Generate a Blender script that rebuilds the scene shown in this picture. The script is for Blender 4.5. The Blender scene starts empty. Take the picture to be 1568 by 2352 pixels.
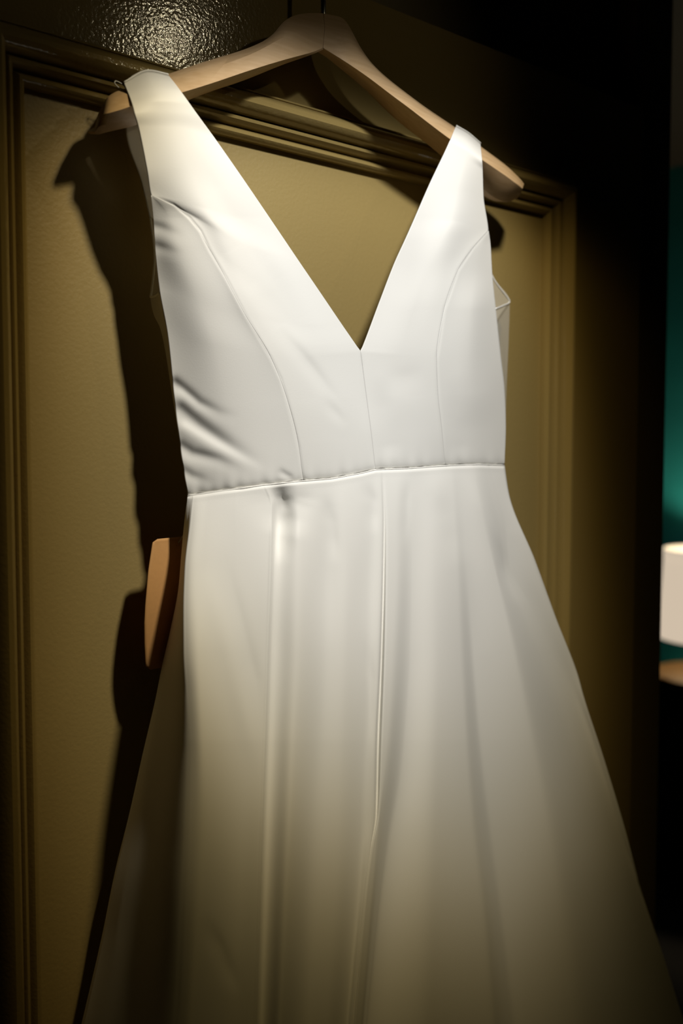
import bpy, bmesh, math
import numpy as np
from mathutils import Vector

S = bpy.context.scene
COL = S.collection

# ------------------------------------------------------------------ camera
FPX, W, H = 2287.0, 1568.0, 2352.0
PSI, PIT = math.radians(40.6), math.radians(3.5)
FW = np.array([math.sin(PSI) * math.cos(PIT), math.cos(PSI) * math.cos(PIT), -math.sin(PIT)])
RT = np.array([math.cos(PSI), -math.sin(PSI), 0.0])
UP = np.cross(RT, FW)
CAM = np.array([-0.29790522, -0.71716976, 1.70])
cd = bpy.data.cameras.new('camera')
cam = bpy.data.objects.new('camera', cd)
COL.objects.link(cam)
cam.location = CAM
cam.rotation_euler = (math.pi / 2 - PIT, 0, -PSI)
cd.sensor_fit = 'VERTICAL'
cd.sensor_height = 36.0
cd.lens = FPX / H * 36.0
cd.clip_start = 0.02
cd.dof.use_dof = True
cd.dof.focus_distance = 0.83
cd.dof.aperture_fstop = 4.0
S.camera = cam

# ------------------------------------------------------------------ world, light, exposure
wd = bpy.data.worlds.new('world')
S.world = wd
wd.use_nodes = True
wd.node_tree.nodes['Background'].inputs[0].default_value = (0.5, 0.42, 0.25, 1)
wd.node_tree.nodes['Background'].inputs[1].default_value = 0.0

LPOS = (0.19, -0.53, 2.29)
ld = bpy.data.lights.new('door_spot', 'SPOT')
lamp = bpy.data.objects.new('door_spot', ld)
COL.objects.link(lamp)
lamp.location = LPOS
ld.energy = 31.5
ld.color = (1.0, 0.985, 0.955)
ld.spot_size = math.radians(172)
ld.spot_blend = 0.0
ld.shadow_soft_size = 0.03
# beam of the tilted downlight, shaped by hand: cut off at a steep
# angle from straight down (RIM), coloured dimmer and warmer away from its axis (LOBE)
AXIS = Vector((0.125, 0.54, -0.45)).normalized()
SIDE = Vector((AXIS.y, -AXIS.x, 0)).normalized()
TOP = SIDE.cross(AXIS)
SPREAD = 1.4            # makes the shaped beam narrower sideways than up and down
RIM_AXIS = (0.12, 0.0, -0.993)
RIM = [(0.44, 0.0), (0.466, 0.02), (0.49, 0.13), (0.515, 0.50), (0.545, 0.78), (0.58, 0.80), (0.68, 0.74), (0.74, 0.78), (0.80, 1.0), (1.0, 1.0)]
LOBE = [(0.0, (0.90, 0.90, 0.90)), (0.22, (1.0, 1.0, 0.99)), (0.40, (1.0, 0.965, 0.90)), (0.50, (0.76, 0.70, 0.565)), (0.55, (0.65, 0.56, 0.38)),
        (0.60, (0.36, 0.285, 0.145)), (0.66, (0.14, 0.106, 0.042)), (0.73, (0.06, 0.044, 0.015)), (0.88, (0.018, 0.012, 0.004)), (1.0, (0.0, 0.0, 0.0))]
ld.use_nodes = True
nt = ld.node_tree
em = nt.nodes['Emission']
geo = nt.nodes.new('ShaderNodeNewGeometry')
ab = nt.nodes.new('ShaderNodeMath'); ab.operation = 'ABSOLUTE'


def vdot(vec):
    n = nt.nodes.new('ShaderNodeVectorMath'); n.operation = 'DOT_PRODUCT'
    n.inputs[1].default_value = vec
    nt.links.new(geo.outputs['Incoming'], n.inputs[0])
    return n.outputs['Value']


def mth(op, a, b=None):
    n = nt.nodes.new('ShaderNodeMath'); n.operation = op
    for i, q in enumerate((a, b)):
        if q is None: continue
        if isinstance(q, (int, float)): n.inputs[i].default_value = q
        else: nt.links.new(q, n.inputs[i])
    return n.outputs[0]


def ramp(stops):
    r = nt.nodes.new('ShaderNodeValToRGB')
    while len(r.color_ramp.elements) < len(stops):
        r.color_ramp.elements.new(0.5)
    for e, (p, v) in zip(r.color_ramp.elements, stops):
        e.position = p
        e.color = (*v, 1)
    return r


r1 = ramp([(p, (v, v, v)) for p, v in RIM])
r2 = ramp(LOBE)
nt.links.new(vdot(RIM_AXIS), ab.inputs[0])
nt.links.new(ab.outputs[0], r1.inputs[0])
along = vdot(AXIS)
hh = mth('MULTIPLY', mth('DIVIDE', vdot(SIDE), along), SPREAD)
vv = mth('DIVIDE', vdot(TOP), along)
rad_ = mth('SQRT', mth('ADD', mth('MULTIPLY', hh, hh), mth('MULTIPLY', vv, vv)))
nt.links.new(rad_, r2.inputs[0])
nt.links.new(r1.outputs[0], em.inputs['Strength'])
nt.links.new(r2.outputs[0], em.inputs['Color'])

# second, weaker spot, added to put a shiny patch on the door's top left
l2 = bpy.data.lights.new('door_spot', 'SPOT')
glint_spot = bpy.data.objects.new('door_spot', l2)
COL.objects.link(glint_spot)
glint_spot.location = (0.64, -0.85, 2.42)
l2.energy = 1.2
l2.color = (1.0, 0.86, 0.55)
l2.spot_size = math.radians(54)
l2.spot_blend = 0.9
glint_spot.rotation_euler = Vector((-0.52, 0.85, -0.42)).to_track_quat('-Z', 'Y').to_euler()
l2.shadow_soft_size = 0.014

S.view_settings.view_transform = 'Standard'
S.view_settings.look = 'None'
S.view_settings.gamma = 1.0
S.view_settings.exposure = 0.0
S.view_settings.use_curve_mapping = False
S.cycles.max_bounces = 6
S.cycles.use_denoising = True


# ------------------------------------------------------------------ helpers
def at(x, y, Y):
    """World point on the plane y=Y behind pixel (x, y); arrays allowed."""
    x = np.asarray(x, float); y = np.asarray(y, float); Y = np.asarray(Y, float)
    d = FW + ((x - W / 2) / FPX)[..., None] * RT - ((y - H / 2) / FPX)[..., None] * UP
    t = (Y - CAM[1]) / d[..., 1]
    return CAM + d * t[..., None]


def hung(x, y, Y):
    """The hanger hangs a little askew, its far end further from the door: depth offset for what it carries."""
    x = np.asarray(x, float); y = np.asarray(y, float)
    sh = np.interp(x, [215, 1200], [0.021, 0.009])
    return np.asarray(Y, float) + sh * np.interp(y, [500, 1100, 1700], [1.0, 0.55, 0.3])


def tag(o, label=None, cat=None, group=None, kind=None):
    if label: o['label'] = label
    if cat: o['category'] = cat
    if group: o['group'] = group
    if kind: o['kind'] = kind
    return o


def empty(name, loc=(0, 0, 0)):
    o = bpy.data.objects.new(name, None)
    o.empty_display_size = 0.05
    o.location = loc
    COL.objects.link(o)
    return o


def link(name, me, mat=None, parent=None, smooth=False):
    o = bpy.data.objects.new(name, me)
    COL.objects.link(o)
    if mat: me.materials.append(mat)
    if smooth: me.polygons.foreach_set('use_smooth', [True] * len(me.polygons))
    if parent is not None:
        o.parent = parent
        o.matrix_parent_inverse = parent.matrix_basis.inverted()
    return o


def mesh(name, verts, faces, mat=None, parent=None, smooth=False):
    me = bpy.data.meshes.new(name)
    me.from_pydata([tuple(v) for v in verts], [], faces)
    bm = bmesh.new(); bm.from_mesh(me)
    bmesh.ops.recalc_face_normals(bm, faces=bm.faces[:])
    bm.to_mesh(me); bm.free()
    me.update()
    return link(name, me, mat, parent, smooth)


def bm_obj(name, bm, mat=None, parent=None, smooth=False):
    bmesh.ops.recalc_face_normals(bm, faces=bm.faces[:])
    me = bpy.data.meshes.new(name)
    bm.to_mesh(me); bm.free()
    return link(name, me, mat, parent, smooth)


def box(bm, a, b):
    vs = [bm.verts.new((x, y, z)) for x in (a[0], b[0]) for y in (a[1], b[1]) for z in (a[2], b[2])]
    for f in ((0, 1, 3, 2), (4, 6, 7, 5), (0, 4, 5, 1), (2, 3, 7, 6), (0, 2, 6, 4), (1, 5, 7, 3)):
        bm.faces.new([vs[i] for i in f])


def box_obj(name, a, b, mat, parent=None, bevel=0.0):
    bm = bmesh.new(); box(bm, a, b)
    o = bm_obj(name, bm, mat, parent)
    if bevel:
        m = o.modifiers.new('bevel', 'BEVEL'); m.width = bevel; m.segments = 2; m.limit_method = 'ANGLE'
    return o


def grid(name, P, mat, parent=None, thick=0.0, close_u=False, offset=1.0):
    """P: (rows, cols, 3) array -> smooth sheet."""
    r, c = P.shape[:2]
    faces = []
    cc = c if close_u else c - 1
    for i in range(r - 1):
        for j in range(cc):
            j2 = (j + 1) % c
            faces.append((i * c + j, (i + 1) * c + j, (i + 1) * c + j2, i * c + j2))
    me = bpy.data.meshes.new(name)
    me.from_pydata(P.reshape(-1, 3).tolist(), [], faces)
    me.update()
    o = link(name, me, mat, parent, True)
    if thick:
        m = o.modifiers.new('cloth_thickness', 'SOLIDIFY'); m.thickness = thick; m.offset = offset
    return o


def tube(bm, pts, rad, seg=10):
    pts = [Vector(p) for p in pts]
    n = len(pts)
    rad = rad if isinstance(rad, (list, tuple)) else [rad] * n
    rings = []
    ref = Vector((0.123, 0.456, 0.88)).normalized()
    for i, p in enumerate(pts):
        t = (pts[min(i + 1, n - 1)] - pts[max(i - 1, 0)]).normalized()
        a = t.cross(ref).normalized(); b = t.cross(a).normalized()
        rings.append([bm.verts.new(p + (a * math.cos(2 * math.pi * k / seg) + b * math.sin(2 * math.pi * k / seg)) * rad[i]) for k in range(seg)])
    for i in range(n - 1):
        for k in range(seg):
            bm.faces.new((rings[i][k], rings[i][(k + 1) % seg], rings[i + 1][(k + 1) % seg], rings[i + 1][k]))
    bm.faces.new(rings[0]); bm.faces.new(rings[-1][::-1])


def lathe(bm, prof, c=(0, 0, 0), seg=48):
    rings = []
    for r, z in prof:
        rings.append([bm.verts.new((c[0] + r * math.cos(2 * math.pi * k / seg), c[1] + r * math.sin(2 * math.pi * k / seg), c[2] + z)) for k in range(seg)])
    for i in range(len(rings) - 1):
        for k in range(seg):
            bm.faces.new((rings[i][k], rings[i][(k + 1) % seg], rings[i + 1][(k + 1) % seg], rings[i + 1][k]))


def pchip(x, Y, xi):
    """Monotone cubic along axis 0 of Y (n, ...) with knots x (n,) -> values at xi."""
    x = np.asarray(x, float); Y = np.asarray(Y, float); xi = np.asarray(xi, float)
    h = np.diff(x); hs = h.reshape((-1,) + (1,) * (Y.ndim - 1))
    dl = np.diff(Y, axis=0) / hs
    m = np.zeros_like(Y)
    if len(x) == 2:
        m[:] = dl[0]
    else:
        w1 = 2 * hs[1:] + hs[:-1]; w2 = hs[1:] + 2 * hs[:-1]
        same = dl[:-1] * dl[1:] > 0
        with np.errstate(divide='ignore', invalid='ignore'):
            hm = (w1 + w2) / (w1 / dl[:-1] + w2 / dl[1:])
        m[1:-1] = np.where(same, hm, 0.0)
        m[0] = dl[0]; m[-1] = dl[-1]
    i = np.clip(np.searchsorted(x, xi) - 1, 0, len(x) - 2)
    t = ((xi - x[i]) / h[i]).reshape((-1,) + (1,) * (Y.ndim - 1))
    hh = h[i].reshape(t.shape)
    return ((1 + 2 * t) * (1 - t) ** 2 * Y[i] + t * (1 - t) ** 2 * hh * m[i] + t * t * (3 - 2 * t) * Y[i + 1] + t * t * (t - 1) * hh * m[i + 1])


def smooth_rows(A, k, axis):
    """k passes of a (1,2,1)/4 filter along an axis, ends held."""
    A = np.moveaxis(A.copy(), axis, 0)
    for _ in range(k):
        A[1:-1] = 0.25 * A[:-2] + 0.5 * A[1:-1] + 0.25 * A[2:]
    return np.moveaxis(A, 0, axis)


def seg_dist(X, Y, poly):
    """Signed distance (+ on the right-hand side / below) to a polyline, and position 0..1 along it."""
    best = np.full(X.shape, 1e9); sgn = np.zeros(X.shape); pos = np.zeros(X.shape)
    P = np.array(poly, float)
    L = np.hypot(*np.diff(P, axis=0).T); cum = np.concatenate([[0], np.cumsum(L)])
    for k in range(len(P) - 1):
        a, b = P[k], P[k + 1]; d = b - a
        t = np.clip(((X - a[0]) * d[0] + (Y - a[1]) * d[1]) / (d @ d), 0, 1)
        dx = X - a[0] - t * d[0]; dy = Y - a[1] - t * d[1]
        r = np.hypot(dx, dy)
        s = np.where(d[0] * dy - d[1] * dx >= 0, 1.0, -1.0)
        u = r < best
        best = np.where(u, r, best); sgn = np.where(u, s, sgn); pos = np.where(u, (cum[k] + t * L[k]) / cum[-1], pos)
    return best * sgn, pos


def crease(X, Y, poly, amp, s1, s2=None, fade=(0.15, 0.85), skew=0.0):
    """Relief towards the viewer (amp>0) or away (amp<0), Gaussian across the line, fading at its ends."""
    d, p = seg_dist(X, Y, poly)
    s2 = s2 or s1
    g = np.exp(-0.5 * (d / np.where(d > 0, s2, s1)) ** 2)
    f = np.clip(p / max(fade[0], 1e-3), 0, 1) * np.clip((1 - p) / max(1 - fade[1], 1e-3), 0, 1)
    f = f * f * (3 - 2 * f)
    return amp * g * f * (1 + skew * p)


# ------------------------------------------------------------------ materials
def new_mat(name):
    m = bpy.data.materials.new(name); m.use_nodes = True
    return m, m.node_tree, m.node_tree.nodes['Principled BSDF']


def simple(name, col, rough=0.5, metal=0.0, spec=0.5, noise=0.0, nscale=20.0):
    m, t, b = new_mat(name)
    b.inputs['Base Color'].default_value = (*col, 1)
    b.inputs['Roughness'].default_value = rough
    b.inputs['Metallic'].default_value = metal
    b.inputs['Specular IOR Level'].default_value = spec
    if noise:
        tc = t.nodes.new('ShaderNodeTexCoord'); n = t.nodes.new('ShaderNodeTexNoise')
        n.inputs['Scale'].default_value = nscale; n.inputs['Detail'].default_value = 4
        r = t.nodes.new('ShaderNodeValToRGB')
        r.color_ramp.elements[0].color = (*[c * (1 - noise) for c in col], 1)
        r.color_ramp.elements[1].color = (*[min(1, c * (1 + noise)) for c in col], 1)
        t.links.new(tc.outputs['Object'], n.inputs['Vector'])
        t.links.new(n.outputs['Fac'], r.inputs[0]); t.links.new(r.outputs[0], b.inputs['Base Color'])
    return m


def paint_mat(name, col, rough, bump=0.25, scale=420.0):
    m, t, b = new_mat(name)
    b.inputs['Base Color'].default_value = (*col, 1)
    b.inputs['Roughness'].default_value = rough
    tc = t.nodes.new('ShaderNodeTexCoord')
    n = t.nodes.new('ShaderNodeTexNoise'); n.inputs['Scale'].default_value = scale; n.inputs['Detail'].default_value = 2.0
    bp = t.nodes.new('ShaderNodeBump'); bp.inputs['Strength'].default_value = bump; bp.inputs['Distance'].default_value = 0.0006
    t.links.new(tc.outputs['Object'], n.inputs['Vector'])
    t.links.new(n.outputs['Fac'], bp.inputs['Height'])
    t.links.new(bp.outputs['Normal'], b.inputs['Normal'])
    return m


def satin_mat():
    m, t, b = new_mat('ivory_satin')
    b.inputs['Base Color'].default_value = (0.80, 0.79, 0.755, 1)
    b.inputs['Roughness'].default_value = 0.55
    b.inputs['Specular IOR Level'].default_value = 0.25
    b.inputs['Sheen Weight'].default_value = 0.25
    b.inputs['Sheen Roughness'].default_value = 0.4
    tc = t.nodes.new('ShaderNodeTexCoord')
    n = t.nodes.new('ShaderNodeTexNoise'); n.inputs['Scale'].default_value = 900.0; n.inputs['Detail'].default_value = 1.0
    bp = t.nodes.new('ShaderNodeBump'); bp.inputs['Strength'].default_value = 0.10; bp.inputs['Distance'].default_value = 0.0003
    t.links.new(tc.outputs['Object'], n.inputs['Vector'])
    t.links.new(n.outputs['Fac'], bp.inputs['Height'])
    t.links.new(bp.outputs['Normal'], b.inputs['Normal'])
    return m


def sheer_mat():
    m, t, b = new_mat('sheer_tulle')
    b.inputs['Base Color'].default_value = (0.70, 0.66, 0.56, 1)
    b.inputs['Roughness'].default_value = 0.8
    tr = t.nodes.new('ShaderNodeBsdfTransparent'); mx = t.nodes.new('ShaderNodeMixShader')
    mx.inputs[0].default_value = 0.45
    t.links.new(tr.outputs[0], mx.inputs[1]); t.links.new(b.outputs[0], mx.inputs[2])
    t.links.new(mx.outputs[0], t.nodes['Material Output'].inputs[0])
    return m


def wood_mat():
    m, t, b = new_mat('pale_wood')
    tc = t.nodes.new('ShaderNodeTexCoord'); mp = t.nodes.new('ShaderNodeMapping')
    mp.inputs['Scale'].default_value = (6, 90, 90)
    n = t.nodes.new('ShaderNodeTexNoise'); n.inputs['Scale'].default_value = 3.0; n.inputs['Detail'].default_value = 5
    r = t.nodes.new('ShaderNodeValToRGB')
    r.color_ramp.elements[0].position = 0.3; r.color_ramp.elements[0].color = (0.50, 0.33, 0.17, 1)
    r.color_ramp.elements[1].position = 0.75; r.color_ramp.elements[1].color = (0.60, 0.42, 0.24, 1)
    t.links.new(tc.outputs['Object'], mp.inputs[0]); t.links.new(mp.outputs[0], n.inputs['Vector'])
    t.links.new(n.outputs['Fac'], r.inputs[0]); t.links.new(r.outputs[0], b.inputs['Base Color'])
    b.inputs['Roughness'].default_value = 0.45
    return m


DOORP = paint_mat('khaki_gloss_paint', (0.30, 0.220, 0.080), 0.10, 0.30, 330.0)
PANELP = paint_mat('khaki_panel_paint', (0.30, 0.220, 0.080), 0.45, 0.35, 300.0)
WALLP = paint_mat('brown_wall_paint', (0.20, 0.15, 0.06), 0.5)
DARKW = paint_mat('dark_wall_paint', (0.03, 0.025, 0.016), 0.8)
SATIN = satin_mat()
SHEER = sheer_mat()
WOOD = wood_mat()
METAL = simple('steel', (0.55, 0.53, 0.5), 0.3, 1.0)
KRAFT = simple('kraft_card', (0.52, 0.27, 0.09), 0.75, noise=0.08, nscale=300)
INK = simple('black_ink', (0.008, 0.007, 0.006), 0.6)
CORD = simple('cotton_cord', (0.6, 0.55, 0.42), 0.9)

# ------------------------------------------------------------------ room shell
XE = float(at(1526, 1100, 0.016)[0])   # free end of the wall behind the door
XR = 3.73    # teal wall
YB = 0.046    # face of the wall behind the door
ZC = 2.95
DX1_ = 0.8113


def structure(o):
    o['kind'] = 'structure'
    return o


structure(box_obj('floor', (-1.8, -3.0, -0.1), (XR + 0.1, 3.4, 0.0), simple('dark_carpet', (0.014, 0.012, 0.010), 0.95, noise=0.3, nscale=120)))
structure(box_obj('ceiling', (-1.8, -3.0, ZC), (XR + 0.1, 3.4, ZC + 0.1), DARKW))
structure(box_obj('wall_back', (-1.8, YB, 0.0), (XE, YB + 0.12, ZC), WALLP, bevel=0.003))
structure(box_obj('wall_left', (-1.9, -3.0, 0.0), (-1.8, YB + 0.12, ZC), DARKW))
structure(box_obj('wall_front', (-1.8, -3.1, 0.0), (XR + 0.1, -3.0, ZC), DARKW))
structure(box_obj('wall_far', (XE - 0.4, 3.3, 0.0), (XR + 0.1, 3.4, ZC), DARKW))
structure(box_obj('wall_inner', (XE - 0.12, YB + 0.12, 0.0), (XE, 3.3, ZC), WALLP))
structure(box_obj('trim_1', (DX1_ + 0.006, 0.016, 0.0), (XE, YB, ZC), WALLP, bevel=0.003))
TEAL = simple('teal_wall_paint', (0.007, 0.19, 0.205), 0.6, noise=0.25, nscale=3.0)
structure(box_obj('wall_right', (XR, -3.0, 0.0), (XR + 0.1, 3.3, ZC), TEAL))

# ------------------------------------------------------------------ door
X0, X1, ZT, ZB0 = 0.0112, 0.6212, 1.967, 0.24       # panel opening (inner edge of the moulding)
DX0, DX1, DZ = -0.165, 0.8113, 2.125
MW = 0.042
door = structure(empty('door_1', (DX0, 0, 0.008)))
tag(door, 'khaki painted panel door with raised moulding, behind the white dress')
DT = 0.044
box_obj('stile', (DX0, 0, 0.008), (X0 - MW + 0.004, DT, DZ), DOORP, door, 0.0015)
box_obj('stile', (X1 + MW - 0.004, 0, 0.008), (DX1, DT, DZ), DOORP, door, 0.0015)
box_obj('rail', (X0 - MW + 0.004, 0, ZT + MW - 0.004), (X1 + MW - 0.004, DT, DZ), DOORP, door)
box_obj('rail', (X0 - MW + 0.004, 0, 0.008), (X1 + MW - 0.004, DT, ZB0 - MW + 0.004), DOORP, door)
box_obj('panel', (X0 - MW + 0.004, 0.006, ZB0 - MW + 0.004), (X1 + MW - 0.004, DT - 0.006, ZT + MW - 0.004), PANELP, door)
# bolection moulding profile: (distance out from the inner edge, y); y<0 stands proud
PROF0 = [(0.0, 0.0065), (0.0, 0.0005), (0.0010, -0.0025), (0.0030, -0.0045), (0.0050, -0.0045), (0.0070, -0.0025), (0.0085, 0.0005), (0.0095, 0.0010),
         (0.0100, -0.0020), (0.0110, -0.0065), (0.0125, -0.0090), (0.0145, -0.0095), (0.0160, -0.0080), (0.0170, -0.0055),
         (0.0175, -0.0080), (0.0190, -0.0135), (0.0215, -0.0185), (0.0245, -0.0210), (0.0280, -0.0210), (0.0315, -0.0185), (0.0345, -0.0145), (0.0365, -0.0110), (0.0375, -0.0085),
         (0.0380, -0.0095), (0.0395, -0.0090), (0.0405, -0.0070), (0.0415, -0.0040), (MW, -0.0010), (MW, 0.003)]
PROF = PROF0


def moulding(a0, a1, inner, out_dir, axis):
    """Strip along 'axis' ('x' or 'z') from a0 to a1 (inner-edge corners), mitred at 45 degrees."""
    vs, fs = [], []
    n = len(PROF)
    for end, (a, s) in enumerate(((a0, -1), (a1, 1))):
        for d, y in PROF:
            al = a + s * d
            ac = inner + out_dir * d
            vs.append((al, y, ac) if axis == 'x' else (ac, y, al))
    for k in range(n - 1):
        fs.append((k, k + 1, n + k + 1, n + k))
    o = mesh('moulding', vs, fs, DOORP, door, True)
    o.data.set_sharp_from_angle(angle=math.radians(33))
    return o


moulding(X0, X1, ZT, 1, 'x')
moulding(X0, X1, ZB0, -1, 'x')
moulding(ZB0, ZT, X0, -1, 'z')
moulding(ZB0, ZT, X1, 1, 'z')

# ------------------------------------------------------------------ hanger
hanger = empty('clothes_hanger', at(742, 60, -0.05))
tag(hanger, 'pale wooden contoured clothes hanger holding up the white dress on the door', 'hanger')


def hanger_arm(rows, name):
    """rows: pixel stations, each (upper edge, crease, bottom) with depths; closed bar with a flat back."""
    secs = []
    for (ux, uy, ud), (cx, cy, c_d), (bx, by, bd) in rows:
        u, c, b = at(ux, uy, hung(ux, uy, ud)), at(cx, cy, hung(cx, cy, c_d)), at(bx, by, hung(bx, by, bd))
        back_t = np.array([u[0], u[1] + 0.010, u[2] - 0.006]); back_b = np.array([b[0], b[1] + 0.012, b[2] + 0.003])
        m1 = (u + c) / 2 + np.array([0, -0.0022, 0.0022])
        secs.append([u, m1, c, (c + b) / 2 + np.array([0, -0.001, -0.001]), b, back_b, back_t])
    A = np.array(secs)
    tt = np.linspace(0, 1, len(A)); A = pchip(tt, A, np.linspace(0, 1, 64))
    A = smooth_rows(A, 4, 0)
    n = A.shape[1]
    vs = A.reshape(-1, 3).tolist(); fs = []
    for i in range(len(A) - 1):
        for k in range(n):
            k2 = (k + 1) % n
            fs.append((i * n + k, i * n + k2, (i + 1) * n + k2, (i + 1) * n + k))
    fs.append(tuple(range(n))); fs.append(tuple(range((len(A) - 1) * n, len(A) * n)))
    o = mesh(name, vs, fs, WOOD, hanger, True)
    m = o.modifiers.new('bevel', 'BEVEL'); m.width = 0.0012; m.segments = 2; m.limit_method = 'ANGLE'; m.angle_limit = math.radians(28)
    m2 = o.modifiers.new('normals', 'WEIGHTED_NORMAL'); m2.keep_sharp = True
    return o


U, Cc, B = -0.054, -0.076, -0.054
hanger_arm([
    ((742, 30, -.048), (741, 110, -.058), (741, 113, -.054)),
    ((700, 30, -.048), (720, 119, -.060), (720, 124, -.054)),
    ((655, 45, U), (650, 138, -.067), (650, 148, B)),
    ((622, 84, U), (560, 166, -.072), (560, 185, B)),
    ((560, 114, U), (490, 190, -.074), (490, 208, B)),
    ((480, 138, U), (415, 213, Cc), (430, 231, B)),
    ((385, 170, U), (365, 227, Cc), (372, 258, B)),
    ((300, 200, U), (305, 242, Cc), (316, 287, B)),
    ((262, 212, U), (270, 254, Cc), (275, 297, B)),
    ((246, 224, U), (245, 261, -.073), (240, 305, B)),
    ((238, 238, -.054), (236, 263, -.068), (225, 309, -.054)),
    ((232, 262, -.056), (230, 276, -.062), (217, 303, -.056)),
], 'arm')
hanger_arm([
    ((742, 30, -.048), (741, 110, -.058), (741, 113, -.054)),
    ((785, 38, -.048), (762, 123, -.060), (765, 128, -.054)),
    ((812, 78, U), (800, 147, -.067), (805, 160, B)),
    ((840, 128, U), (850, 181, -.072), (858, 205, B)),
    ((875, 167, U), (900, 219, -.074), (910, 258, B)),
    ((935, 215, U), (950, 256, -.076), (962, 302, B)),
    ((985, 252, U), (990, 287, Cc), (1005, 335, B)),
    ((1045, 292, U), (1040, 324, Cc), (1050, 375, B)),
    ((1110, 341, U), (1110, 368, Cc), (1105, 432, B)),
    ((1160, 378, U), (1160, 402, Cc), (1140, 458, B)),
    ((1185, 402, U), (1184, 420, -.074), (1160, 465, B)),
    ((1199, 424, -.054), (1200, 433, -.068), (1188, 456, -.054)),
], 'arm')
bm = bmesh.new()
nk = at(742, 36, -0.030)
tp = [nk + np.array([0, 0, -0.01]), nk, nk + np.array([0, 0, 0.03])]
zt = DZ + 0.0028
y0 = nk[1]
yk = DT * 0.5
hook = [tuple(q) for q in tp]
for k in range(0, 13):
    a = math.pi - math.pi * k / 12
    r = (yk - y0) / 2 + 0.012
    hook.append((nk[0], (y0 + r) + r * math.cos(a) - 0.0, zt + 0.002 + 0.6 * r * math.sin(a) - 0.6 * r + 0.0))
tube(bm, hook, 0.0022, 10)
hk = bm_obj('hook', bm, METAL, hanger, True)
hk['label'] = 'steel hook'

# ------------------------------------------------------------------ wedding dress
dress = empty('wedding_dress', at(800, 1080, -0.05))
tag(dress, 'white satin sleeveless V-neck wedding dress hanging from the wooden hanger', 'dress')


def loft_px(rows, nu, nv, uk=None):
    """rows: stations of knots (px, py, depth) -> dense pixel-space arrays X, Y, D."""
    A = np.array(rows, float)
    r, k = A.shape[:2]
    mid = A.mean(axis=1)
    s = np.concatenate([[0], np.cumsum(np.hypot(*np.diff(mid[:, :2], axis=0).T))]); s /= s[-1]
    B_ = pchip(s, A, np.linspace(0, 1, nv))
    uk = np.linspace(0, 1, k) if uk is None else uk
    C_ = np.moveaxis(pchip(uk, np.moveaxis(B_, 1, 0), np.linspace(0, 1, nu)), 0, 1)
    return C_[..., 0], C_[..., 1], C_[..., 2]


WRINKLES = [
    # (polyline px, amp m, sigma above/left, sigma below/right, fade)
    ([(385, 868), (430, 905), (455, 926), (500, 948), (560, 965)], -0.0024, 9, 13, (0.1, 0.2)),
    ([(390, 925), (420, 948), (455, 978), (500, 1010), (545, 1040), (620, 1090)], -0.0030, 13, 17, (0.1, 0.35)),
    ([(398, 1015), (440, 1042), (500, 1056), (580, 1090)], -0.0020, 9, 12, (0.1, 0.2)),
    ([(402, 1070), (440, 1094), (500, 1112)], -0.0014, 8, 10, (0.1, 0.3)),
    ([(400, 972), (430, 988), (490, 1024), (560, 1064), (630, 1100)], 0.0017, 10, 14, (0.1, 0.4)),
    ([(395, 890), (425, 915), (450, 938), (500, 965)], 0.0012, 9, 11, (0.2, 0.3)),
    ([(635, 1076), (655, 1090), (680, 1104)], -0.0010, 5, 7, (0.4, 0.6)),
    ([(335, 515), (370, 524), (430, 548)], -0.0010, 8, 10, (0.1, 0.3)),
    ([(335, 560), (380, 572), (430, 590)], -0.0008, 8, 10, (0.1, 0.3)),
    # diagonal crease across the bust on the left of the V
    ([(610, 720), (655, 775), (690, 812), (722, 852), (752, 892), (800, 950)], -0.0011, 9, 14, (0.5, 0.5)),
    ([(735, 905), (765, 942), (800, 985)], -0.0006, 8, 10, (0.5, 0.5)),
    # hollow beside the left neckline and the bright fold left of it
    ([(500, 440), (560, 560), (625, 650), (675, 735), (720, 820)], -0.0032, 26, 36, (0.45, 0.6)),
    ([(440, 380), (500, 520), (560, 660), (620, 760), (660, 850)], 0.0024, 24, 20, (0.4, 0.6)),
    ([(440, 330), (480, 420), (520, 500), (560, 580)], -0.0012, 18, 24, (0.45, 0.55)),
    # right side
    ([(1000, 420), (975, 540), (950, 660), (940, 740)], -0.0016, 24, 24, (0.45, 0.55)),
    ([(1065, 400), (1035, 540), (1000, 690), (980, 800)], 0.0014, 20, 20, (0.4, 0.6)),
    ([(870, 868), (930, 868), (990, 850)], -0.0006, 16, 22, (0.5, 0.5)),
    ([(870, 860), (882, 960), (900, 1060)], -0.0010, 18, 18, (0.4, 0.8)),
    ([(1045, 860), (1045, 960), (1062, 1060)], -0.0009, 16, 16, (0.4, 0.8)),
    ([(1095, 620), (1080, 800), (1050, 1000)], 0.0010, 20, 20, (0.4, 0.6)),
]
SEAMS = [
    [(348, 448), (400, 470), (435, 500), (460, 530), (480, 572), (520, 640), (565, 726), (622, 822), (645, 870), (660, 920), (673, 970), (687, 1030), (696, 1104)],
    [(828, 806), (833, 850), (840, 910), (847, 960), (853, 1000), (862, 1078)],
    [(1121, 531), (1086, 569), (1052, 620), (1020, 710), (1003, 820), (1006, 906), (1015, 990), (1022, 1068)],
]
WAIST = [(431, 1137), (500, 1127), (560, 1119), (600, 1113), (696, 1103), (760, 1098), (830, 1085), (862, 1077), (945, 1074), (1022, 1068), (1100, 1065), (1158, 1067)]
WX = np.array([p[0] for p in WAIST], float); WY = np.array([p[1] for p in WAIST], float)


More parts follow.
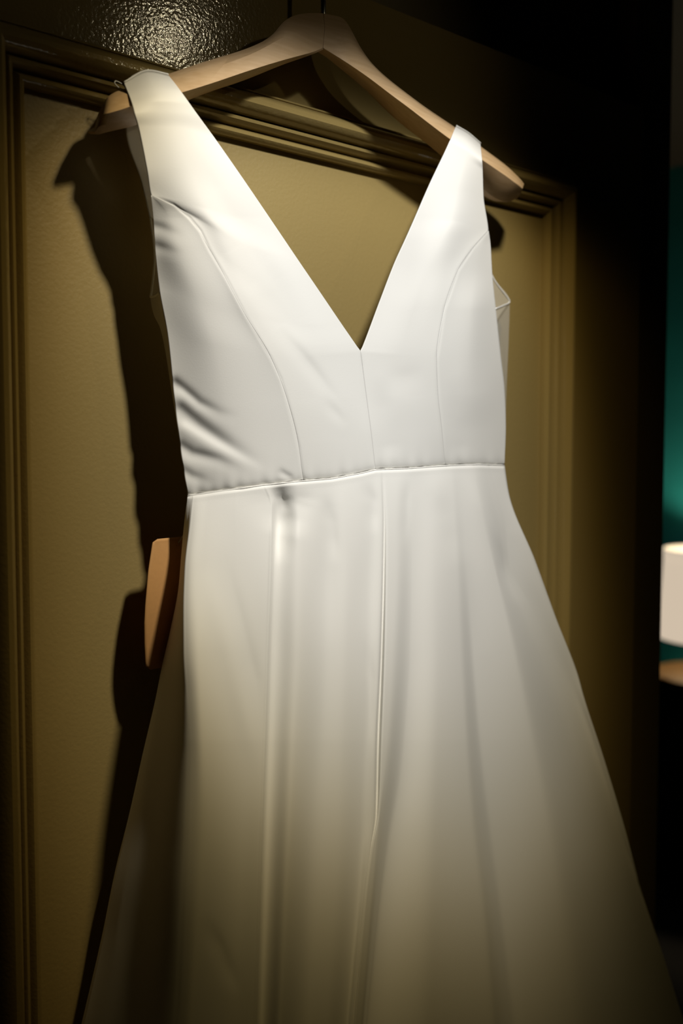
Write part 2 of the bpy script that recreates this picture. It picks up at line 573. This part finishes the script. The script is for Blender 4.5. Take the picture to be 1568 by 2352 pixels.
def relief(X, Y):
    D = np.zeros_like(X)
    for poly, amp, s1, s2, fade in WRINKLES:
        D -= 0.8 * crease(X, Y, poly, amp, s1, s2, fade)
    for k, poly in enumerate(SEAMS):
        d, p = seg_dist(X, Y, poly)
        w = np.clip((p - 0.02) / 0.10, 0, 1)
        D += (0.00045 if k else 0.0003 + 0.0003 * np.abs(2 * p - 1)) * np.exp(-0.5 * (d / 2.4) ** 2) * w
    # bodice tucks in just above the waist seam, with little gathers
    wy = np.interp(X, WX, WY)
    h = np.clip((wy - Y), 0, None)
    D += 0.0016 * np.exp(-h / 6.0)
    D += 0.00035 * np.exp(-h / 14.0) * (np.sin(X * 0.21) + np.sin(X * 0.137 + 1.0))
    return D


SEAM_PTS = {
    'left': [(348, 449, -.073), (420, 486, -.079), (478, 568, -.084), (562, 722, -.091), (621, 820, -.093), (660, 920, -.092), (685, 1020, -.090), (696, 1104, -.088)],
    'centre': [(828, 808, -.089), (841, 910, -.090), (853, 1000, -.091), (862, 1078, -.091)],
    'right': [(1121, 530, -.071), (1086, 569, -.079), (1052, 620, -.085), (1020, 710, -.091), (1003, 820, -.094), (1006, 906, -.093), (1015, 990, -.091), (1022, 1068, -.088)],
}


def snap(X, Y, D, col, which):
    """Pull one edge of a panel onto a shared seam so that neighbouring panels meet."""
    P = np.array(SEAM_PTS[which], float)
    e = Y[:, col]
    on = e >= P[0, 1]
    v_ = pchip(P[:, 1], P[:, [0, 2]], np.clip(e, P[0, 1], P[-1, 1]))
    dx = np.where(on, v_[:, 0] - X[:, col], 0.0); dd = np.where(on, v_[:, 1] - D[:, col], 0.0)
    w = np.linspace(0, 1, X.shape[1])
    w = (1 - w if col == 0 else w) ** 2
    X += dx[:, None] * w; D += dd[:, None] * w


def cloth_px(name, rows, nu, nv, mat=None, thick=0.0014, rel=True, parent=None, seams=()):
    X, Y, D = loft_px(rows, nu, nv)
    for col, which in seams:
        snap(X, Y, D, col, which)
    if rel:
        D = D + relief(X, Y)
    Dh = hung(X, Y, D)
    if mat is not None:
        Dh = D + (Dh - D) * np.clip((-D - 0.020) / 0.030, 0, 1)
    return grid(name, at(X, Y, Dh), mat or SATIN, parent or dress, thick, offset=-1.0)


LF = [[(285, 190, -.060), (340, 164, -.060), (387, 173, -.061)],
      [(290, 203, -.064), (348, 186, -.069), (403, 193, -.073)],
      [(297, 220, -.0715), (358, 206, -.077), (417, 212, -.081)],
      [(305, 243, -.080), (372, 233, -.084), (437, 240, -.083)],
      [(310, 262, -.083), (382, 255, -.084), (452, 261, -.083)],
      [(318, 290, -.081), (400, 292, -.083), (490, 313, -.081)],
      [(338, 390, -.077), (440, 394, -.083), (553, 403, -.082)],
      [(348, 450, -.073), (480, 482, -.084), (640, 531, -.083)],
      [(420, 486, -.079), (560, 562, -.088), (690, 605, -.084)],
      [(478, 568, -.084), (610, 645, -.090), (737, 674, -.085)],
      [(562, 722, -.091), (680, 745, -.091), (785, 745, -.087)],
      [(615, 808, -.093), (718, 803, -.092), (820, 796, -.0888)],
      [(621, 820, -.093), (725, 815, -.092), (828, 808, -.089)],
      [(626, 832, -.093), (727, 827, -.092), (829, 819, -.0892)],
      [(660, 920, -.092), (750, 915, -.092), (841, 910, -.090)],
      [(685, 1020, -.090), (770, 1012, -.091), (853, 1000, -.091)],
      [(696, 1104, -.088), (780, 1096, -.090), (862, 1078, -.091)]]
LS = [[(347, 449, -.073), (348, 449, -.073), (349, 449, -.073)],
      [(352, 500, -.067), (380, 487, -.073), (420, 486, -.079)],
      [(357, 580, -.062), (407, 572, -.075), (478, 568, -.084)],
      [(366, 665, -.060), (457, 692, -.0790), (562, 722, -.091)],
      [(385, 770, -.060), (492, 792, -.0815), (621, 820, -.093)],
      [(402, 930, -.060), (522, 925, -.0805), (660, 920, -.092)],
      [(416, 1040, -.060), (545, 1030, -.0795), (685, 1020, -.090)],
      [(431, 1137, -.059), (560, 1119, -.0785), (696, 1104, -.088)]]
RF = [[(1047, 290, -.062), (1075, 306, -.062), (1103, 330, -.062)],
      [(1040, 307, -.075), (1072, 323, -.075), (1105, 350, -.075)],
      [(1033, 325, -.083), (1069, 345, -.083), (1107, 370, -.083)],
      [(1025, 343, -.083), (1066, 364, -.083), (1108, 390, -.080)],
      [(986, 425, -.082), (1050, 432, -.083), (1110, 450, -.075)],
      [(951, 505, -.083), (1035, 508, -.085), (1121, 531, -.071)],
      [(930, 552, -.084), (1010, 560, -.087), (1086, 569, -.079)],
      [(907, 602, -.084), (980, 622, -.088), (1052, 620, -.085)],
      [(872, 692, -.086), (950, 710, -.091), (1020, 710, -.091)],
      [(833, 796, -.0888), (921, 804, -.093), (1004, 808, -.094)],
      [(828, 808, -.089), (918, 815, -.093), (1003, 820, -.094)],
      [(829, 819, -.0892), (919, 826, -.093), (1003, 832, -.094)],
      [(841, 910, -.090), (925, 910, -.093), (1006, 906, -.093)],
      [(853, 1000, -.091), (935, 992, -.092), (1015, 990, -.091)],
      [(862, 1078, -.091), (945, 1074, -.091), (1022, 1068, -.088)]]
RS = [[(1120, 530, -.071), (1121, 530, -.071), (1122, 531, -.071)],
      [(1086, 569, -.079), (1105, 563, -.075), (1126, 560, -.069)],
      [(1052, 620, -.085), (1090, 628, -.079), (1130, 628, -.070)],
      [(1020, 710, -.091), (1080, 712, -.087), (1138, 706, -.072)],
      [(1003, 820, -.094), (1075, 818, -.089), (1149, 812, -.073)],
      [(1006, 906, -.093), (1080, 902, -.088), (1158, 895, -.072)],
      [(1015, 990, -.091), (1085, 988, -.084), (1161, 980, -.071)],
      [(1022, 1068, -.088), (1090, 1065, -.081), (1158, 1067, -.070)]]
cloth_px('front_panel', LF, 110, 260, seams=((0, 'left'), (-1, 'centre')))
cloth_px('side_panel', LS, 100, 200, seams=((-1, 'left'),))
cloth_px('front_panel', RF, 100, 260, seams=((0, 'centre'), (-1, 'right')))
cloth_px('side_panel', RS, 70, 180, seams=((0, 'right'),))

# shoulder straps pass over the hanger and come down behind it
for rows in ([[(285, 190, -.060), (340, 164, -.060), (387, 173, -.061)],
              [(286, 186, -.050), (340, 161, -.050), (386, 170, -.050)],
              [(288, 195, -.034), (340, 180, -.033), (385, 185, -.033)],
              [(290, 300, -.030), (340, 300, -.030), (395, 300, -.030)],
              [(326, 420, -.026), (370, 430, -.026), (430, 440, -.026)],
              [(344, 500, -.022), (390, 520, -.022), (470, 560, -.022)]],
             [[(1047, 290, -.062), (1075, 306, -.062), (1103, 330, -.062)],
              [(1047, 288, -.051), (1074, 304, -.050), (1102, 328, -.050)],
              [(1047, 300, -.034), (1074, 318, -.033), (1100, 340, -.033)],
              [(1040, 400, -.030), (1070, 420, -.030), (1100, 430, -.030)],
              [(1030, 500, -.026), (1065, 510, -.026), (1106, 520, -.026)],
              [(1015, 580, -.022), (1060, 580, -.022), (1110, 570, -.022)]]):
    X, Y, D = loft_px(rows, 24, 60)
    o = grid('back_strap', at(X, Y, np.where(D < -0.045, hung(X, Y, D), D + 0.010 * (D < -0.025))), SATIN, dress, 0.001, offset=-1.0)

# thin ribbon loop sewn inside the left shoulder, sticking out over the hanger
bm = bmesh.new()
lp = pchip(np.arange(6.0), np.array([(288, 200), (277, 191), (266, 186), (263, 190), (271, 200), (286, 208)], float), np.linspace(0, 5, 24))
tube(bm, at(lp[:, 0], lp[:, 1], np.full(24, -0.026)).tolist(), 0.0005, 6)
bm_obj('hanging_loop', bm, SATIN, dress, True)

# sheer back and side pieces
BL = [[(344, 500, -.022), (390, 520, -.022), (470, 560, -.022)],
      [(355, 590, -.020), (410, 620, -.020), (500, 650, -.020)],
      [(345, 682, -.022), (440, 720, -.018), (560, 760, -.018)],
      [(352, 720, -.022), (470, 790, -.018), (620, 860, -.018)],
      [(368, 755, -.024), (500, 870, -.018), (690, 930, -.018)],
      [(395, 906, -.030), (540, 960, -.018), (760, 990, -.018)],
      [(430, 1130, -.036), (600, 1100, -.020), (812, 1084, -.020)]]
BR = [[(1015, 580, -.022), (1060, 580, -.022), (1110, 570, -.022)],
      [(1010, 640, -.022), (1070, 640, -.022), (1130, 634, -.022)],
      [(990, 720, -.020), (1080, 700, -.020), (1170, 692, -.022)],
      [(960, 800, -.018), (1060, 780, -.018), (1168, 772, -.026)],
      [(900, 930, -.018), (1030, 900, -.018), (1163, 890, -.034)],
      [(860, 1010, -.018), (1000, 1000, -.018), (1160, 985, -.038)],
      [(815, 1084, -.020), (980, 1074, -.020), (1157, 1067, -.040)]]
cloth_px('back_panel', BL, 40, 90, SHEER, 0.0, False)
cloth_px('back_panel', BR, 40, 90, SHEER, 0.0, False)
# side pieces that join front and back below the arm
SL = [[(345, 684, -.022), (356, 680, -.034), (367, 672, -.058)],
      [(352, 720, -.022), (362, 722, -.034), (374, 720, -.0575)],
      [(368, 755, -.024), (376, 762, -.034), (386, 772, -.057)],
      [(395, 906, -.030), (398, 915, -.036), (402, 930, -.056)],
      [(430, 1130, -.036), (431, 1134, -.040), (431, 1137, -.057)]]
SR = [[(1170, 694, -.022), (1155, 700, -.040), (1138, 708, -.072)],
      [(1168, 772, -.026), (1158, 778, -.040), (1146, 785, -.073)],
      [(1163, 890, -.034), (1160, 892, -.042), (1157, 893, -.072)],
      [(1160, 985, -.038), (1160, 985, -.044), (1160, 985, -.071)],
      [(1157, 1067, -.040), (1158, 1067, -.043), (1158, 1067, -.070)]]
cloth_px('underarm_piece', SL, 14, 60, SHEER, 0.0, False)
cloth_px('underarm_piece', SR, 14, 60, SHEER, 0.0, False)
# bound edges of the sheer armholes
for pl in ([(345, 500, -.0225), (355, 590, -.0205), (346, 682, -.0225), (356, 680, -.034), (367, 672, -.058)],
           [(1110, 570, -.0225), (1130, 634, -.0225), (1170, 692, -.0225), (1155, 702, -.040), (1138, 709, -.072)]):
    bm = bmesh.new()
    A = np.array(pl, float)
    A = pchip(np.linspace(0, 1, len(A)), A, np.linspace(0, 1, 40))
    A[:, 2] += (hung(A[:, 0], A[:, 1], A[:, 2]) - A[:, 2]) * np.clip((-A[:, 2] - 0.020) / 0.030, 0, 1)
    tube(bm, at(A[:, 0], A[:, 1], A[:, 2]).tolist(), 0.0009, 8)
    bm_obj('armhole_binding', bm, SATIN, dress, True)

# ---- skirt: folds run down it as curves px(py) with a depth at waist / y=1500 / y=2352
WD_X = np.array([431, 560, 696, 780, 862, 945, 1022, 1090, 1158], float)
WD_D = np.array([-.059, -.0785, -.088, -.090, -.091, -.091, -.088, -.081, -.070])
PYB = 2430.0
# name: (pixel polyline [(py, px)...], depth [(py, D)...])
SK = [
    ([(1137, 431), (1200, 423), (1276, 416), (1346, 410), (1451, 390), (1534, 371), (1600, 358), (1725, 329), (1868, 297), (2002, 264), (2145, 235), (2352, 187), (2430, 169)],
     [(1137, -.057), (1500, -.042), (2430, -.020)]),
    ([(1136, 435), (1200, 427), (1350, 413), (1500, 390), (1712, 344), (1935, 309), (2069, 279), (2270, 251), (2430, 222)],
     [(1137, -.050), (1500, -.050), (1900, -.054), (2430, -.060)]),
    ([(1136, 437), (1250, 424), (1350, 416), (1500, 398), (1700, 368), (1900, 342), (2100, 318), (2430, 290)],
     [(1137, -.052), (1500, -.056), (1900, -.062), (2430, -.070)]),
    ([(1136, 442), (1200, 436), (1307, 424), (1403, 421), (1500, 422), (1600, 428), (1734, 433), (1912, 428), (2046, 421), (2270, 410), (2430, 398)],
     [(1137, -.054), (1300, -.074), (1500, -.094), (1900, -.128), (2430, -.165)]),
    ([(1131, 478), (1300, 466), (1500, 462), (1700, 470), (1900, 476), (2100, 464), (2430, 440)],
     [(1137, -.060), (1300, -.081), (1500, -.103), (1900, -.137), (2430, -.174)]),
    ([(1122, 540), (1300, 540), (1600, 548), (1900, 545), (2430, 515)],
     [(1137, -.067), (1300, -.087), (1500, -.104), (1900, -.136), (2430, -.173)]),
    ([(1114, 605), (1160, 620), (1300, 617), (1500, 610), (1700, 604), (1900, 597), (2352, 582), (2430, 579)],
     [(1137, -.074), (1300, -.0954), (1500, -.1089), (1900, -.1419), (2430, -.1804)]),
    ([(1112, 610), (1160, 625), (1300, 622), (1500, 615), (1700, 609), (1900, 602), (2352, 587), (2430, 584)],
     [(1137, -.074), (1300, -.096), (1500, -.1095), (1900, -.1425), (2430, -.181)]),
    ([(1110, 632), (1160, 636), (1300, 630), (1500, 623), (1700, 617), (1900, 611), (2352, 597), (2430, 594)],
     [(1137, -.078), (1200, -.080), (1300, -.091), (1500, -.104), (1900, -.136), (2430, -.173)]),
    ([(1105, 685), (1300, 690), (1500, 688), (1700, 677), (2180, 654), (2430, 642)],
     [(1137, -.081), (1300, -.102), (1500, -.117), (1900, -.151), (2430, -.190)]),
    ([(1100, 740), (1300, 745), (1500, 742), (1823, 724), (2430, 692)],
     [(1137, -.083), (1300, -.099), (1500, -.114), (1900, -.147), (2430, -.184)]),
    ([(1094, 790), (1300, 800), (1868, 792), (2430, 758)],
     [(1137, -.083), (1300, -.105), (1500, -.120), (1900, -.154), (2430, -.194)]),
    ([(1078, 855), (1300, 850), (1700, 840), (1900, 832), (2430, 790)],
     [(1137, -.083), (1300, -.104), (1500, -.120), (1900, -.153), (2430, -.193)]),
    ([(1076, 872), (1200, 877), (1300, 876), (1500, 871), (1700, 862), (1870, 858), (1950, 848), (2139, 828), (2352, 808), (2430, 801)],
     [(1137, -.085), (1300, -.108), (1500, -.124), (1900, -.157), (2430, -.197)]),
    ([(1076, 877), (1200, 882), (1300, 881), (1500, 876), (1700, 868), (1870, 864), (1950, 851), (2139, 830.5), (2352, 810.5), (2430, 804)],
     [(1137, -.083), (1300, -.1045), (1500, -.1178), (1800, -.1445), (1900, -.1560), (2430, -.1960)]),
    ([(1076, 883), (1200, 888), (1300, 887), (1500, 883), (1700, 876), (1870, 869), (1950, 855), (2139, 834), (2352, 814), (2430, 808)],
     [(1137, -.085), (1300, -.108), (1500, -.124), (1900, -.158), (2430, -.198)]),
    ([(1075, 912), (1300, 912), (1500, 905), (1700, 893), (1900, 870), (2430, 825)],
     [(1137, -.084), (1300, -.108), (1500, -.124), (1900, -.158), (2430, -.198)]),
    ([(1074, 940), (1300, 942), (1500, 938), (1600, 932), (1771, 917), (1918, 893), (2065, 873), (2237, 854), (2430, 832)],
     [(1137, -.083), (1300, -.104), (1500, -.117), (1900, -.148), (2430, -.184)]),
    ([(1070, 990), (1300, 1000), (1500, 1005), (1900, 1000), (2430, 985)],
     [(1137, -.082), (1300, -.108), (1500, -.123), (1900, -.160), (2430, -.204)]),
    ([(1067, 1035), (1300, 1050), (1500, 1060), (1700, 1072), (1900, 1088), (2100, 1112), (2430, 1140)],
     [(1137, -.079), (1300, -.105), (1500, -.120), (1900, -.158), (2430, -.204)]),
    ([(1066, 1050), (1300, 1070), (1500, 1085), (1700, 1101), (1900, 1124), (2100, 1150), (2430, 1188)],
     [(1137, -.076), (1300, -.101), (1500, -.112), (1900, -.143), (2430, -.184)]),
    ([(1065, 1085), (1220, 1115), (1300, 1135), (1500, 1180), (1700, 1220), (1900, 1258), (2430, 1340)],
     [(1137, -.068), (1300, -.096), (1500, -.112), (1900, -.146), (2430, -.188)]),
    ([(1066, 1110), (1220, 1150), (1300, 1158), (1393, 1200), (1488, 1240), (1600, 1285), (1732, 1328), (1894, 1380), (2021, 1425), (2250, 1480), (2430, 1515)],
     [(1137, -.074), (1300, -.0765), (1500, -.0815), (1900, -.102), (2430, -.132)]),
    ([(1066, 1120), (1220, 1163), (1294, 1172), (1393, 1222), (1488, 1267), (1600, 1319), (1732, 1365), (1894, 1414), (2021, 1462), (2250, 1522), (2430, 1570)],
     [(1137, -.072), (1300, -.0750), (1500, -.0795), (1900, -.0975), (2430, -.116)]),
    ([(1067, 1158), (1133, 1168), (1289, 1229), (1424, 1278), (1549, 1326), (1600, 1340), (1732, 1383), (1894, 1432), (2051, 1474), (2188, 1520), (2325, 1563), (2430, 1595)],
     [(1137, -.070), (1300, -.0775), (1500, -.0845), (1900, -.102), (2430, -.110)]),
]
NV = 240
kx = []; ky = []; kd = []
v = np.linspace(0, 1, NV)
for k, (pp, dd) in enumerate(SK):
    pp = np.array(pp, float); dd = np.array(dd, float)
    top = np.interp(pp[0, 1], WX, WY)
    py = top + v * (PYB - top)
    px = pchip(pp[:, 0], pp[:, 1], np.clip(py, pp[0, 0], PYB))
    dd[0] = (top, np.interp(pp[0, 1], WD_X, WD_D) - 0.0015)
    dep = pchip(dd[:, 0], dd[:, 1], np.clip(py, dd[0, 0], PYB))
    kx.append(px); ky.append(py); kd.append(dep)
kx, ky, kd = np.array(kx), np.array(ky), np.array(kd)          # (curves, rows)
# left flank: a nearly flat side between the silhouette and the first fold
for q, bump in ((1, 0.0035), (2, 0.0)):
    f = (kx[q] - kx[0]) / np.maximum(kx[3] - kx[0], 1e-6)
    kd[q] = kd[0] * (1 - f) + kd[3] * f - bump * v
NSUB = [int(max(6, round(w_ / 3.2))) for w_ in np.diff(kx, axis=0).mean(axis=1)]      # columns follow the folds
NUF = sum(NSUB) + 1
X = np.zeros((NV, NUF)); Y = np.zeros((NV, NUF)); D = np.zeros((NV, NUF))
for i in range(NV):
    xs = np.maximum.accumulate(kx[:, i] + np.arange(len(SK)) * 1e-3)
    xi = np.concatenate([xs[q] + (xs[q + 1] - xs[q]) * np.arange(NSUB[q]) / NSUB[q] for q in range(len(SK) - 1)] + [xs[-1:]])
    X[i] = xi
    Y[i] = np.interp(xi, xs, ky[:, i])
    D[i] = pchip(xs, kd[:, i], xi)
if True:
    wy = np.interp(X[0], WX, WY)
    Y[0] = wy
    for i in range(1, 30):
        f = 1 - i / 30
        Y[i] = Y[i] * (1 - f) + (wy + (i / (NV - 1)) * (PYB - wy)) * f
    Dn = smooth_rows(D, 3, 1)
    D = Dn
    # turned seam allowance: a small roll along the top edge of the skirt
    h = Y - np.interp(X, WX, WY)
    D -= 0.0004 * np.exp(-0.5 * ((h - 5) / 5.0) ** 2)
    D += 0.0030 * np.exp(-h / 2.0)
    for poly, amp, s1, s2, fade in [
        ([(636, 1112), (648, 1150), (660, 1185)], -0.0022, 7, 10, (0.3, 0.3)),
        ([(678, 1108), (678, 1145), (666, 1185), (655, 1235)], -0.0046, 22, 24, (0.2, 0.4)),
        ([(505, 1245), (545, 1400), (585, 1560), (600, 1700)], -0.0016, 9, 16, (0.3, 0.8)),
        ([(465, 1290), (500, 1400), (530, 1520), (590, 1790)], 0.0018, 10, 12, (0.2, 0.8)),
        ([(470, 2100), (510, 2190), (545, 2290)], -0.0020, 9, 12, (0.3, 0.8)),
        ([(745, 1130), (760, 1200), (770, 1300)], -0.0016, 8, 10, (0.2, 0.7)),
        ([(835, 1100), (855, 1150), (860, 1230)], -0.0016, 7, 9, (0.2, 0.7)),
        ([(935, 1090), (932, 1180), (930, 1260)], -0.0010, 5, 7, (0.2, 0.6)),
        ([(1000, 1110), (1030, 1200), (1060, 1300)], -0.0020, 14, 16, (0.2, 0.7)),
        ([(1075, 1085), (1100, 1150), (1135, 1230), (1168, 1296)], 0.0018, 7, 9, (0.4, 0.6)),
        ([(830, 1440), (850, 1560), (858, 1750)], -0.0016, 9, 6, (0.3, 0.85)),
    ]:
        D -= 0.6 * crease(X, Y, poly, amp, s1 * 1.2, s2 * 1.3, fade if fade[0] < 0.2 else (0.4, 0.6))
Pf = at(X, Y, hung(X, Y, D))
# below the frame the skirt goes on down to the hem
prev = Pf[-40]; last = Pf[-1]
step = (last - prev); step = step / np.abs(step[:, 2:3]) 
rowsx = [last + step * (last[:, 2:3] - 0.32) * t * np.array([0.55, 0.35, 1.0]) for t in (0.34, 0.67, 1.0)]
Pf = np.concatenate([Pf, np.array(rowsx)], axis=0)
# back of the skirt closes the tube close to the door
nb = 40
back = []
for r in Pf:
    a, b = r[-1], r[0]
    t = np.linspace(0, 1, nb + 2)[1:-1, None]
    q = a * (1 - t) + b * t
    q[:, 1] = np.maximum(q[:, 1], 0) * 0 + (a[1] * (1 - t[:, 0]) + b[1] * t[:, 0]) * (0.35 + 0.65 * np.maximum(np.clip(1 - t[:, 0] / 0.05, 0, 1), np.clip((t[:, 0] - 0.65) / 0.17, 0, 1)))
    back.append(np.concatenate([a + np.array([[0.003, 0.010, 0.0], [0.004, 0.024, 0.0]]), q]))   # the side turns straight back first
grid('skirt', np.concatenate([Pf, np.array(back)], axis=1), SATIN, dress, 0.0, close_u=True)

# thin piping line of the waist seam
bm = bmesh.new()
xs = np.linspace(432, 1157, 120)
ds = np.interp(xs, WD_X, WD_D) - 0.0006
ys = np.interp(xs, WX, WY) + 1.5
tube(bm, at(xs, ys, hung(xs, ys, ds)).tolist(), 0.0005, 8)
bm_obj('waist_seam', bm, SATIN, dress, True)

# ------------------------------------------------------------------ swing tag
tg = empty('swing_tag', at(400, 1232, -0.027))
tag(tg, 'brown kraft card swing tag poking out behind the left side of the skirt', 'tag')
cols = 24
R_ = 40
Xt = np.zeros((R_, cols)); Yt = np.zeros((R_, cols)); Dt = np.zeros((R_, cols))
for i in range(R_):
    t = i / (R_ - 1)
    y0_ = 1238 + t * 300
    lx = np.interp(y0_, [1238, 1250, 1310, 1390, 1430, 1480, 1525, 1538], [352, 349, 340, 333, 331, 331.5, 334, 336])
    rad = 9.0
    dtop = (y0_ - 1238); dbot = 1538 - y0_
    cut = 0
    if dtop < rad: cut = rad - math.sqrt(max(rad ** 2 - (rad - dtop) ** 2, 0))
    if dbot < rad: cut = rad - math.sqrt(max(rad ** 2 - (rad - dbot) ** 2, 0))
    lx += cut
    for j in range(cols):
        u = j / (cols - 1)
        Xt[i, j] = lx + u * 135
        Yt[i, j] = y0_ - u * 135 * (0.10 * (1 - t) + 0.22 * t)
        Dt[i, j] = -0.028 - 0.006 * math.sin(math.pi * t) * (1 - u * 0.6) + 0.004 * u
grid('card', at(Xt, Yt, Dt), KRAFT, tg, 0.0007)


def tag_point(px, py, lift=0.0006):
    k = np.argmin((Xt - px) ** 2 + (Yt - py) ** 2)
    i, j = divmod(int(k), cols)
    return at(px, py, Dt[i, j] - lift)


def ink(name, outline_list):
    bm = bmesh.new()
    for ol in outline_list:
        vs = [bm.verts.new(tag_point(*q)) for q in ol]
        bm.faces.new(vs)
    o = bm_obj(name, bm, INK, tg)
    return o


bx, by, bh, bw = 386.0, 1371.5, 23.0, 10.5
strips = [[(bx, by), (bx + 2.6, by - .3), (bx + 2.6, by + bh - .3), (bx, by + bh)],
          [(bx - 1.6, by), (bx + 5, by - .5), (bx + 5, by + .6), (bx - 1.6, by + 1.1)],
          [(bx - 1.6, by + bh - 1), (bx + 5, by + bh - 1.5), (bx + 5, by + bh - .4), (bx - 1.6, by + bh + .1)]]
for (yc, ry, rx) in ((by + 5.6, 5.6, 6.2), (by + 17, 6.0, 7.4)):
    n = 9
    for k in range(n):
        a0, a1 = -math.pi / 2 + math.pi * k / n, -math.pi / 2 + math.pi * (k + 1) / n
        strips.append([(bx + 3 + rx * math.cos(a0), yc + ry * math.sin(a0)), (bx + 3 + rx * math.cos(a1), yc + ry * math.sin(a1)),
                       (bx + 3 + (rx - 2.4) * math.cos(a1), yc + (ry - 1) * math.sin(a1)), (bx + 3 + (rx - 2.4) * math.cos(a0), yc + (ry - 1) * math.sin(a0))])
ink('printed_letter', strips)
ink('printed_dot', [[(381.5 + 2.0 * math.cos(2 * math.pi * k / 10), 1384.5 + 2.0 * math.sin(2 * math.pi * k / 10)) for k in range(10)]])
bm = bmesh.new()
ring = [tag_point(409 + 4.5 * math.cos(2 * math.pi * k / 20), 1249 + 5.5 * math.sin(2 * math.pi * k / 20), 0.0009) for k in range(21)]
tube(bm, ring, 0.0004, 6)
bm_obj('eyelet', bm, KRAFT, tg, True)
bm = bmesh.new()
e0 = at(409, 1247, -0.0285)
tube(bm, [e0, e0 + np.array([0.010, -0.001, 0.012]), e0 + np.array([0.024, -0.003, 0.030]), e0 + np.array([0.03, -0.006, 0.040])], 0.0006, 6)
bm_obj('string', bm, CORD, tg, True)

# ------------------------------------------------------------------ lamp and table beyond the wall
LC = np.array([3.45, 1.33])
TABLE_Z = 0.80
tb = empty('side_table', (LC[0], LC[1], 0))
tag(tb, 'round brown wooden table under the lit lamp beyond the door edge', 'table')
TOPM = simple('brown_table_wood', (0.10, 0.056, 0.02), 0.4, noise=0.15, nscale=8)
DARKT = simple('dark_base', (0.03, 0.025, 0.02), 0.5)
bm = bmesh.new()
lathe(bm, [(0.0, TABLE_Z), (0.240, TABLE_Z), (0.248, TABLE_Z - 0.004), (0.25, TABLE_Z - 0.012), (0.245, TABLE_Z - 0.03), (0.0, TABLE_Z - 0.03)], (LC[0], LC[1], 0), 64)
bm_obj('table_top', bm, TOPM, tb)
bm = bmesh.new()
lathe(bm, [(0.0, 0.0), (0.215, 0.0), (0.22, 0.006), (0.22, 0.05), (0.232, 0.06), (0.235, 0.08), (0.235, TABLE_Z - 0.06), (0.228, TABLE_Z - 0.05), (0.228, TABLE_Z - 0.03), (0.0, TABLE_Z - 0.03)], (LC[0], LC[1], 0), 64)
bm_obj('shade_drum', bm, DARKT, tb)  # dark drum invented to fill the black shade below the table top

lampo = empty('table_lamp', (LC[0], LC[1], TABLE_Z))
tag(lampo, 'lit table lamp with white drum shade in front of the teal wall', 'lamp')
SH0, SH1, SR0, SR1 = 0.945, 1.305, 0.225, 0.205
m, t, b = new_mat('lit_lamp_shade')
b.inputs['Base Color'].default_value = (0.40, 0.37, 0.31, 1)
b.inputs['Roughness'].default_value = 0.9
b.inputs['Emission Color'].default_value = (1.0, 0.82, 0.62, 1)
b.inputs['Emission Strength'].default_value = 0.62
SHADE = m
bm = bmesh.new()
lathe(bm, [(SR0, SH0), (SR0 * 0.5 + SR1 * 0.5, (SH0 + SH1) / 2), (SR1, SH1)], (LC[0], LC[1], 0), 64)
sh = bm_obj('lamp_shade', bm, SHADE, lampo, True)
md = sh.modifiers.new('thickness', 'SOLIDIFY'); md.thickness = 0.002
bm = bmesh.new()
lathe(bm, [(SR1 + 0.002, SH1 - 0.034), (SR1 + 0.0035, SH1 - 0.033), (SR1 + 0.0035, SH1 - 0.001), (SR1 + 0.002, SH1 + 0.001)], (LC[0], LC[1], 0), 64)
bm_obj('shade_trim', bm, SHADE, sh, True)
bm = bmesh.new()
lathe(bm, [(0.0, TABLE_Z), (0.085, TABLE_Z), (0.085, TABLE_Z + 0.012), (0.03, TABLE_Z + 0.022), (0.022, TABLE_Z + 0.05), (0.045, TABLE_Z + 0.10), (0.03, TABLE_Z + 0.16), (0.012, TABLE_Z + 0.20), (0.012, TABLE_Z + 0.27), (0.0, TABLE_Z + 0.27)], (LC[0], LC[1], 0), 32)
bm_obj('lamp_base', bm, DARKT, lampo, True)
bm = bmesh.new()
lathe(bm, [(0.0, 0.0), (0.012, 0.0), (0.014, 0.02), (0.028, 0.05), (0.03, 0.07), (0.022, 0.092), (0.0, 0.1)], (LC[0], LC[1], TABLE_Z + 0.27), 24)
bm_obj('bulb', bm, SHADE, lampo, True)
bl = bpy.data.lights.new('lamp_bulb_light', 'POINT')
blo = bpy.data.objects.new('lamp_bulb_light', bl)
COL.objects.link(blo)
blo.location = (LC[0], LC[1], SH0 + 0.24)
bl.energy = 17.0
bl.color = (1.0, 0.80, 0.52)
bl.shadow_soft_size = 0.045
